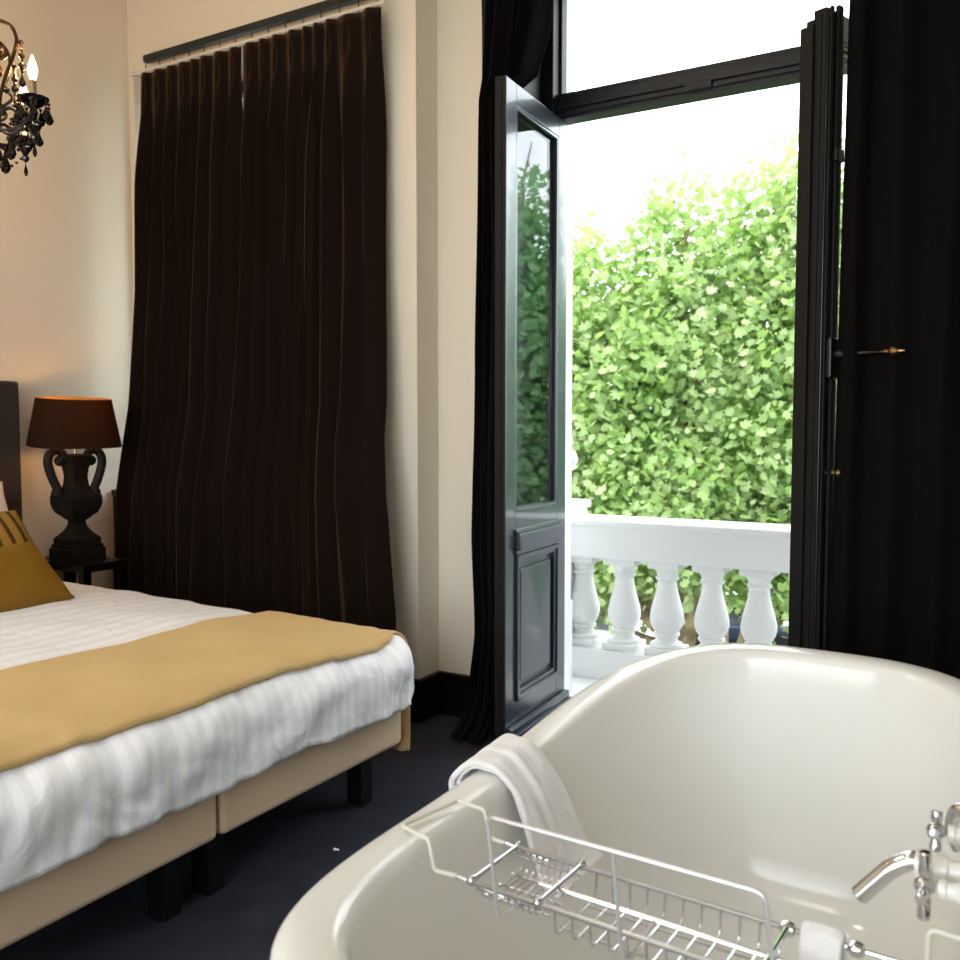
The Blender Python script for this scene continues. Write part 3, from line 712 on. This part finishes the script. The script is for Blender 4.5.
# folding book rest
m = MB(); vb = -.004
TL_, TR_ = c(.040, vb, .112), c(.432, vb, .112)
m.tube(fillet([c(.050, vb, -.038), c(.031, vb, .112), c(.447, vb, .115), c(.467, vb, -.038)], .014), .0034, 8)
m.tube([c(.238, vb, .114), c(.254, vb, -.038)], .0034, 8)
m.tube(fillet([c(.050, vb, -.038), c(.060, .018, -.036), c(.085, .045, -.003)], .008), .0026, 8)
m.tube(fillet([c(.254, vb, -.038), c(.262, .02, -.036), c(.275, .055, -.003)], .008), .0026, 8)
m.tube(fillet([c(.467, vb, -.038), c(.460, .02, -.036), c(.43, .055, -.003)], .008), .0026, 8)
part(m, 'book_rest', M['satin'], cd)
# sliding hooks: left over the rim, right over the other rim
lx = -.092
for v_ in (0, WD):
    m = MB(); m.tube([c(-.028, v_, .001), c(.06, v_, -.007)], .0028, 8); m.ball(c(-.028, v_, .001), .0045); part(m, 'slide_rod', M['wire'], cd)
def rimz(p): return rim_frame(p.y).z
a0 = c(-.028, .0, .001); b0 = c(-.028, WD, .001)
m = MB(); zr = .606
zh = zr-.006
m.tube(fillet([a0, Vector((-.762, 1.167, .553)), Vector((-.772, 1.166, zh)), Vector((-.842, 1.190, zh-.002)), Vector((-.812, 1.316, zh)), Vector((-.752, 1.306, zh)), Vector((-.738, 1.305, .554)), b0], .007), .0037, 8)
part(m, 'rim_hook', M['coated'], cd)
m = MB(); m.tube([c(LEN-.05, WD, 0), c(.615, WD, 0)], .0036, 8); part(m, 'slide_rod', M['wire'], cd)
m = MB(); m.tube([c(LEN-.02, 0, 0), c(.60, 0, 0)], .0036, 8); part(m, 'slide_rod', M['wire'], cd)
for v_ in (0, WD):
    m = MB(); m.lathe([(.003, -.012), (.009, -.008), (.0115, 0), (.009, .008), (.003, .012)], c(.53, v_), 12, U); part(m, 'clamp_knob', M['chrome'], cd)
m = MB(); a1 = c(.60, 0, 0); b1 = c(.615, WD, 0)
m.tube(fillet([a1, Vector((a1.x+.006, a1.y, .602)), Vector((.055, a1.y, .597)), Vector((.055, b1.y, .597)), Vector((b1.x+.001, b1.y, .607)), b1], .012), .004, 8)
part(m, 'rim_hook', M['coated'], cd)
# rolled face cloth hung over the back rod
m = MB()
P0 = c(.487, WD, 0)
def rollfn(u, v):
    path = [(.028, -.11), (.026, -.05), (.021, -.008), (.010, .012), (0, .017), (-.010, .012), (-.021, -.010), (-.026, -.06), (-.028, -.15)]
    k = v*(len(path)-1); i = min(int(k), len(path)-2); t = k-i
    a = lerp(path[i][0], path[i+1][0], t); z = lerp(path[i][1], path[i+1][1], t)
    w_ = .027
    e = u*2-1
    return P0 + U*(e*w_) + V*(a*1.0) + Vector((0, 0, z - .006*e**4))
m.grid(rollfn, 10, 48)
tag(m.build('washcloth', M['towel'], None, angle=80, mods=(('SOLIDIFY', {'thickness': .010, 'offset': 0}), ('SUBSURF', {'levels': 2, 'render_levels': 2}))), 'small white cloth hung over the bath rack rod below the faucet', 'washcloth')

# ---------------------------------------------------------------- bath mixer
fx = empty('bath_faucet', (.125, 1.27, 0)); tag(fx, 'chrome bath mixer with cross handles and downturned spout over the tub', 'faucet'); bpy.context.view_layer.update()
m = MB()
for y in (1.18, 1.40):
    m.tube([(.125, y, 0), (.125, y, .70)], .013, 14); m.lathe([(.032, 0), (.03, .008), (.014, .014)], (.125, y, 0), 18)
part(m, 'standpipe', M['chrome'], fx)
m = MB(); m.tube([(.03, 1.12, .70), (.03, 1.46, .70)], .024, 18); m.tube([(.125, 1.18, .70), (.03, 1.18, .70)], .013, 12); m.tube([(.125, 1.40, .70), (.03, 1.40, .70)], .013, 12); part(m, 'mixer_body', M['chrome'], fx)
sy = 1.245; sz = .709
m = MB(); m.lathe([(.018, 0), (.018, .045), (.014, .05), (.014, .07), (.0175, .072), (.0175, .108)], (.02, sy, sz-.012), 18, (-1, 0, 0)); hub = part(m, 'spout_collar', M['porcelain'], fx)
m = MB(); sp = fillet([(-.075, sy, sz-.009), (-.091, sy-.002, sz-.006), (-.114, sy-.005, sz-.020), (-.152, sy-.008, sz-.066)], .035, 8); m.tube(sp, .0118, 18); o = part(m, 'spout', M['chrome'], fx)
m = MB(); m.lathe([(.0098, 0), (.0098, .002)], Vector((-.1517, sy-.008, sz-.0657)), 14, (-.66, -.05, -.75)); part(m, 'spout_mouth', M['black_iron'], fx)
def valve(y, z, xs, L, arms, nm='cross_handle'):
    m = MB(); m.lathe([(.016, 0), (.016, .035), (.011, .04), (.011, .05), (.013, .052), (.013, .06)], (xs+.075, y, z), 16, (-1, 0, 0)); part(m, 'valve_stem', M['porcelain'], fx)
    m = MB(); m.ball((xs, y, z), .0125, 14, 8)
    for a in arms:
        d = Vector((0, math.cos(R(a)), math.sin(R(a))))
        m.lathe([(.006, 0), (.006, .012), (.0075, .016), (.0075, L), (.006, L+.002)], (xs, y, z), 12, d)
    part(m, nm, M['chrome'], fx)
valve(1.20, .693, -.074, .040, (90, 180, 270, 0))
valve(1.36, .698, -.072, .025, (75, 165, 255, 345))
m = MB(); m.tube(spline([(-.02, 1.40, .68), (-.036, 1.41, .712), (-.05, 1.42, .709), (-.056, 1.43, .68), (-.046, 1.43, .65)], 6), .0095, 12); m.tube([(.02, 1.40, .69), (-.02, 1.40, .68)], .011, 12); part(m, 'shower_cradle', M['chrome'], fx)

# lint on the carpet
m = MB(); m.ball((-1.684, 2.042, .005), .006, 7, 5, .7); m.ball((-1.676, 2.046, .004), .004, 6, 4, .7)
tag(m.build('lint', M['lint']), 'tiny white fluff speck on the navy carpet', 'lint')

# ---------------------------------------------------------------- balcony
m = MB(); m.box(-3.0, .9, YO, 4.48, -.18, -.02, .004)
struct(m.build('balcony_floor', M['stone'], smooth=False), 'narrow white balcony slab outside the french door', 'floor')
bl = empty('balustrade', (-1.2, 4.3, -.02)); tag(bl, 'white stone balustrade with vase-shaped balusters outside the door', 'balustrade'); bpy.context.view_layer.update()
m = MB(); m.box(-1.93, .55, 4.19, 4.41, .59, .765, .008); m.box(-1.93, .55, 4.175, 4.425, .75, .787, .012, 3); part(m, 'handrail', M['stone'], bl)
m = MB(); m.box(-1.93, .55, 4.185, 4.415, -.02, .13, .006); part(m, 'base_course', M['stone'], bl)
m = MB(); m.box(-2.25, -1.93, 4.15, 4.45, -.02, .82, .008); m.box(-2.27, -1.915, 4.13, 4.47, .82, .86, .01); part(m, 'end_pier', M['stone'], bl)
for k in range(10):
    x = -1.883+.2225*k
    if x > .5: break
    m = MB(); Y = 4.3
    m.box(x-.086, x+.086, Y-.086, Y+.086, .13, .165, .004); m.box(x-.078, x+.078, Y-.078, Y+.078, .555, .592, .005)
    m.lathe([(.078, .163), (.082, .172), (.078, .182), (.058, .188), (.052, .200), (.054, .214), (.064, .222), (.064, .232), (.056, .238), (.066, .252), (.077, .272), (.083, .298), (.082, .325), (.074, .362), (.062, .405), (.052, .445), (.047, .478), (.046, .492), (.056, .498), (.058, .508), (.050, .516), (.052, .534), (.062, .546), (.066, .557)], (x, Y, 0), 28)
    part(m, 'baluster', M['stone'], bl)
m = MB(); m.lathe([(.03, 0), (.055, .02), (.075, .06), (.06, .1), (.03, .115), (.05, .135), (.045, .16), (.02, .17)], (-1.835, YO+.03, 1.03), 16)
m.box(-1.95, -1.79, YO, YO+.06, -.02, .42, .006)
struct(m.build('trim_1', M['ext_white']), 'white moulded ornament on the outer wall at the door edge', 'trim')

# ---------------------------------------------------------------- outside: street, cars, trees
GZ = -4.6
m = MB(); m.box(-60, 60, YO, 90, GZ-.2, GZ); struct(m.build('street', M['asphalt'], smooth=False), 'grey street far below the balcony', 'street')
def car(x, y, rz, paint, label):
    t = empty('car', (x, y, GZ), rz); tag(t, label, 'car', 'cars parked in the street'); 
    def fn(u, v):
        a = 2*PI*u; L = lerp(2.1, 2.0, v)
        return (0, 0, 0)
    m = MB(); m.box(-2.1, 2.1, -.85, .85, .28, .85, .16, 4); m.build('car_body', paint, t)
    m = MB(); vs = []
    for z, x0, x1, w_ in ((.82, -1.75, 1.15, .80), (1.12, -1.55, .75, .72), (1.42, -1.1, .25, .62), (1.46, -.9, .1, .55)):
        vs += [(x0, -w_, z), (x1, -w_, z), (x1, w_, z), (x0, w_, z)]
    fs = [(4*i+k, 4*i+(k+1) % 4, 4*i+4+(k+1) % 4, 4*i+4+k) for i in range(3) for k in range(4)] + [(12, 13, 14, 15)]
    m.add(vs, fs); m.build('cabin_glass', M['car_glass'], t)
    m = MB(); m.box(-1.12, .27, -.63, .63, 1.40, 1.49, .03, 3); m.build('car_roof', paint, t)
    for sx in (-1.3, 1.3):
        for sy_ in (-.8, .8):
            m = MB(); m.lathe([(.31, -.1), (.33, -.07), (.33, .07), (.31, .1)], (sx, sy_, .33), 18, (0, 1, 0)); m.build('wheel', M['tyre'], t)
car(-9.2, 21.5, .05, M['car_white'], 'white parked car glimpsed between the balusters')
car(-6.2, 24.0, .1, M['car_blue'], 'dark blue parked car glimpsed beyond the tree trunk')
car(-12.5, 25.5, .0, M['car_red'], 'rust-coloured parked car glimpsed beyond the leftmost balusters')

import numpy as np
def leaf_shape(s):
    # five-lobed plane leaf, gently cupped
    P = [(0, -.45, 0), (.22, -.38, .02), (.46, -.18, .05), (.26, -.04, .02), (.42, .26, .06), (.15, .18, .01), (0, .56, .03), (-.15, .18, .01), (-.42, .26, .06), (-.26, -.04, .02), (-.46, -.18, .05), (-.22, -.38, .02)]
    return np.array(P)*s
def foliage(name, mt, par, blobs, n, size, seed, kind=None):
    rg = np.random.default_rng(seed); base = leaf_shape(1.0); nv = len(base)
    wts = np.array([(b[3]*b[4]*b[5])**.66 for b in blobs]); wts = wts/wts.sum()
    idx = rg.choice(len(blobs), n, p=wts); B = np.array([b[:6] for b in blobs])[idx]; B[:, 4] *= .5
    d = rg.normal(size=(n, 3)); d /= np.linalg.norm(d, axis=1)[:, None]
    rad = rg.random(n)**.40
    cl = rg.normal(size=(n, 3))*.10
    nc = max(30, n//24); pick = rg.integers(0, nc, n); tw = rg.integers(0, n, nc)
    idx = idx[tw][pick]; B = B[tw][pick]; dc = d[tw][pick]; rad = rad[tw][pick]
    cl = rg.normal(size=(n, 3))*size*1.5
    pos = B[:, :3] + dc*B[:, 3:6]*rad[:, None] + cl
    up = np.array([0, 0, 1.0]); nn = d*.5+up*.55+rg.normal(size=(n, 3))*.55; nn /= np.linalg.norm(nn, axis=1)[:, None]
    t = rg.normal(size=(n, 3)); t -= nn*(t*nn).sum(1)[:, None]; t /= np.linalg.norm(t, axis=1)[:, None]; bt = np.cross(nn, t)
    sc = size*(.6+.7*rg.random(n))
    V_ = pos[:, None, :] + sc[:, None, None]*(base[None, :, 0:1]*t[:, None, :] + base[None, :, 1:2]*bt[:, None, :] + base[None, :, 2:3]*nn[:, None, :])
    me = bpy.data.meshes.new(name); me.vertices.add(n*nv); me.vertices.foreach_set('co', V_.reshape(-1).astype(np.float32))
    me.loops.add(n*nv); me.loops.foreach_set('vertex_index', np.arange(n*nv, dtype=np.int32))
    me.polygons.add(n); me.polygons.foreach_set('loop_start', np.arange(0, n*nv, nv, dtype=np.int32))
    try: me.polygons.foreach_set('loop_total', np.full(n, nv, dtype=np.int32))
    except Exception: pass
    me.update(calc_edges=True); me.validate()
    me.materials.append(mt); o = bpy.data.objects.new(name, me); C.objects.link(o); o.parent = par
    o.matrix_parent_inverse = par.matrix_basis.inverted()
    if kind: o['kind'] = kind
    return o
def tree(x, y, blobs, n, size, seed, mt, label, name='plane_tree', rtrunk=.2, group=None):
    t = empty(name, (x, y, GZ)); tag(t, label, 'tree', group); bpy.context.view_layer.update()
    rnd = random.Random(seed)
    top = max(b[2] for b in blobs)
    m = MB(); tp = [(x, y, GZ-.05), (x+.05, y, GZ+1.5), (x-.08, y+.05, GZ+2.9), (x+.05, y, -.9), (x, y+.1, .4), (x+.1, y, top*.5), (x+.05, y, top*.8)]
    sp = spline(tp, 6); n_ = len(sp); m.tube(sp, [lerp(rtrunk, .03, (i/(n_-1))**.9) for i in range(n_)], 12); part(m, 'trunk', M['bark'], t)
    for b in blobs:
        z0 = rnd.uniform(-1.6, .2); p0 = Vector((x, y, z0)); p1 = Vector(b[:3])
        mid = p0.lerp(p1, .5)+Vector((rnd.uniform(-.3, .3), rnd.uniform(-.3, .3), -.25))
        m = MB(); sp = spline([p0, mid, p1, p1+(p1-mid)*.15], 6); k = len(sp); m.tube(sp, [lerp(.075, .012, i/(k-1)) for i in range(k)], 7)
        for _ in range(4):
            i = rnd.randrange(k//2, k); q_ = sp[i]; m.tube([q_, q_+Vector((rnd.uniform(-.4, .4), rnd.uniform(-.4, .4), rnd.uniform(-.2, .4)))], [.02, .006], 5)
        part(m, 'branch', M['bark'], t)
    foliage('foliage', mt, t, blobs, n, size, seed, 'stuff')
    return t
# blobs: x, y, z, rx, ry, rz
tree(-3.12, 10.0, [(-4.3, 10.0, 2.75, .75, .9, .75), (-4.9, 9.9, 1.6, 1.1, 1.1, 1.2), (-3.9, 9.7, 1.5, 1.2, 1.0, 1.2), (-3.15, 9.9, 3.1, .6, .8, .85), (-3.2, 9.7, 2.2, .9, .9, .9), (-4.6, 9.7, .3, 1.2, 1.0, .8), (-3.5, 9.4, .3, 1.2, .9, .7), (-5.9, 10.2, 1.2, 1.0, 1.0, 1.4), (-4.4, 9.4, -.25, 1.0, .7, .35), (-3.3, 9.3, -.2, .9, .7, .35), (-4.7, 10.2, -.75, .7, .6, .3), (-3.75, 10.4, -.7, .5, .6, .3)],
     21000, .118, 1, M['leaf'], 'pale green plane tree left of centre beyond the balustrade', rtrunk=.17)
tree(-2.55, 10.5, [(-2.3, 10.4, 3.3, .65, .8, .9), (-1.7, 10.4, 3.2, .8, .9, 1.0), (-2.6, 10.2, 2.2, .9, .9, .9), (-1.6, 10.1, 1.8, 1.1, 1.0, 1.2), (-2.4, 10.0, .9, 1.2, 1.0, 1.0), (-1.2, 10.2, .5, 1.2, 1.0, 1.0), (-2.2, 9.9, .1, 1.3, .9, .7), (-.6, 10.5, 2.0, .9, .9, 1.2), (-1.9, 9.6, -.2, 1.0, .7, .35), (-2.0, 10.6, -.7, .5, .6, .3)],
     21000, .118, 2, M['leaf'], 'tall pale green plane tree rising highest beside the edge-on leaf', rtrunk=.18)
tree(1.0, 10.0, [(.95, 10, 3.75, .10, .3, .40), (.95, 10, 3.2, .22, .5, .5), (.95, 10, 2.6, .40, .7, .6), (.35, 9.8, 1.9, .55, .8, .9), (1.5, 10, 1.9, .6, .9, .9), (.9, 9.7, .9, 1.0, 1.0, 1.0), (2.2, 10.4, .9, 1.0, 1.0, 1.3), (-.1, 10.2, .6, .7, .9, .9), (1.1, 9.8, -.3, 1.6, .8, .6)],
     26000, .12, 3, M['leaf2'], 'feathery green tree mirrored in the glass of the left leaf', name='feathery_tree', rtrunk=.15)
for k, (x, y, s, lab) in enumerate(((-9.5, 19, 1.5, 'round green tree far behind, between the left balusters'), (-5.5, 20, 1.6, 'round green tree far behind the two pale plane trees'))):
    tree(x, y, [(x, y, .2, 2.6, 2.2, 1.8), (x-1.6, y, -.4, 2.0, 1.8, 1.3), (x+1.7, y, -.3, 2.0, 1.8, 1.4), (x, y, 1.6, 1.8, 1.6, 1.4)], 6000, .36, 20+k, M['leaf'], lab, name='street_tree', rtrunk=.2)

# ---------------------------------------------------------------- light
wd = bpy.data.worlds.new('overcast'); bpy.context.scene.world = wd; wd.use_nodes = True
nt = wd.node_tree; bg = nt.nodes['Background']
tc = nt.nodes.new('ShaderNodeTexCoord'); sp_ = nt.nodes.new('ShaderNodeSeparateXYZ'); rp = nt.nodes.new('ShaderNodeValToRGB')
rp.color_ramp.elements[0].position = .48; rp.color_ramp.elements[0].color = (.45, .5, .45, 1)
rp.color_ramp.elements[1].position = .53; rp.color_ramp.elements[1].color = (.86, .94, 1.0, 1)
e = rp.color_ramp.elements.new(1.0); e.color = (.92, .97, 1.0, 1)
mr = nt.nodes.new('ShaderNodeMapRange'); mr.inputs[1].default_value = -1; mr.inputs[2].default_value = 1
nt.links.new(tc.outputs['Generated'], sp_.inputs[0]); nt.links.new(sp_.outputs[2], mr.inputs[0]); nt.links.new(mr.outputs[0], rp.inputs[0]); nt.links.new(rp.outputs[0], bg.inputs[0])
bg.inputs[1].default_value = 5.6

def light(name, kind, loc, power, col, size=None, rot=None, spread=None):
    l = bpy.data.lights.new(name, kind); l.energy = power; l.color = lin(col)[:3]
    if kind == 'AREA':
        l.shape = 'RECTANGLE'; l.size, l.size_y = size
        if spread: l.spread = spread
    elif kind == 'SUN': l.angle = size
    else: l.shadow_soft_size = size
    o = bpy.data.objects.new(name, l); C.objects.link(o); o.location = loc
    if rot: o.rotation_euler = rot
    return o
# area lamp added in the unseen rear window opening, fills the room like daylight
light('rear_window_fill', 'AREA', ((BX0+BX1)/2, YB+.02, (BZ0+BZ1)/2), 22, 'ffffff', (BX1-BX0, BZ1-BZ0), (R(90), 0, 0))
# hazy sun on the trees, behind the house
light('hazy_sun', 'SUN', (0, 0, 20), 3.4, 'fff6e2', R(25), (R(38), 0, R(-25)))
light('lamp_glow', 'POINT', (LX, LY, LZ+.64), 24, 'ffb060', .03)
for k in range(NA):
    a = R(2+60*k); p = CC+RT*math.cos(a)*.274+FW*math.sin(a)*.274
    light('candle_glow', 'POINT', (p.x, p.y, 2.49), 2.4, 'ffbf78', .02)
# added fill lamps just under the ceiling, brightening bed and walls; no fixtures modelled
for x, y in ((-2.5, .9), (-1.5, -.6), (-1.5, 1.9)):
    light('ceiling_fill', 'AREA', (x, y, ZC-.01), 13 if x < -2 else 7.5, 'fff4e6', (.5, .5), (0, 0, 0))

# ---------------------------------------------------------------- camera
f = 910.0; yaw = math.atan(530/910); pit = math.atan((480-426)/f)
cam = bpy.data.cameras.new('camera'); cam.sensor_width = 36; cam.lens = 36*f/960; cam.clip_start = .02; cam.clip_end = 300
cam.dof.use_dof = True; cam.dof.focus_distance = 2.5; cam.dof.aperture_fstop = 5.0
co = bpy.data.objects.new('camera', cam); C.objects.link(co); co.location = (0, 0, 1.25); co.rotation_euler = (PI/2-pit, 0, yaw)
sc = bpy.context.scene; sc.camera = co
sc.view_settings.view_transform = 'Standard'; sc.view_settings.look = 'None'; sc.view_settings.gamma = 1; sc.view_settings.exposure = 0
sc.view_settings.use_curve_mapping = False
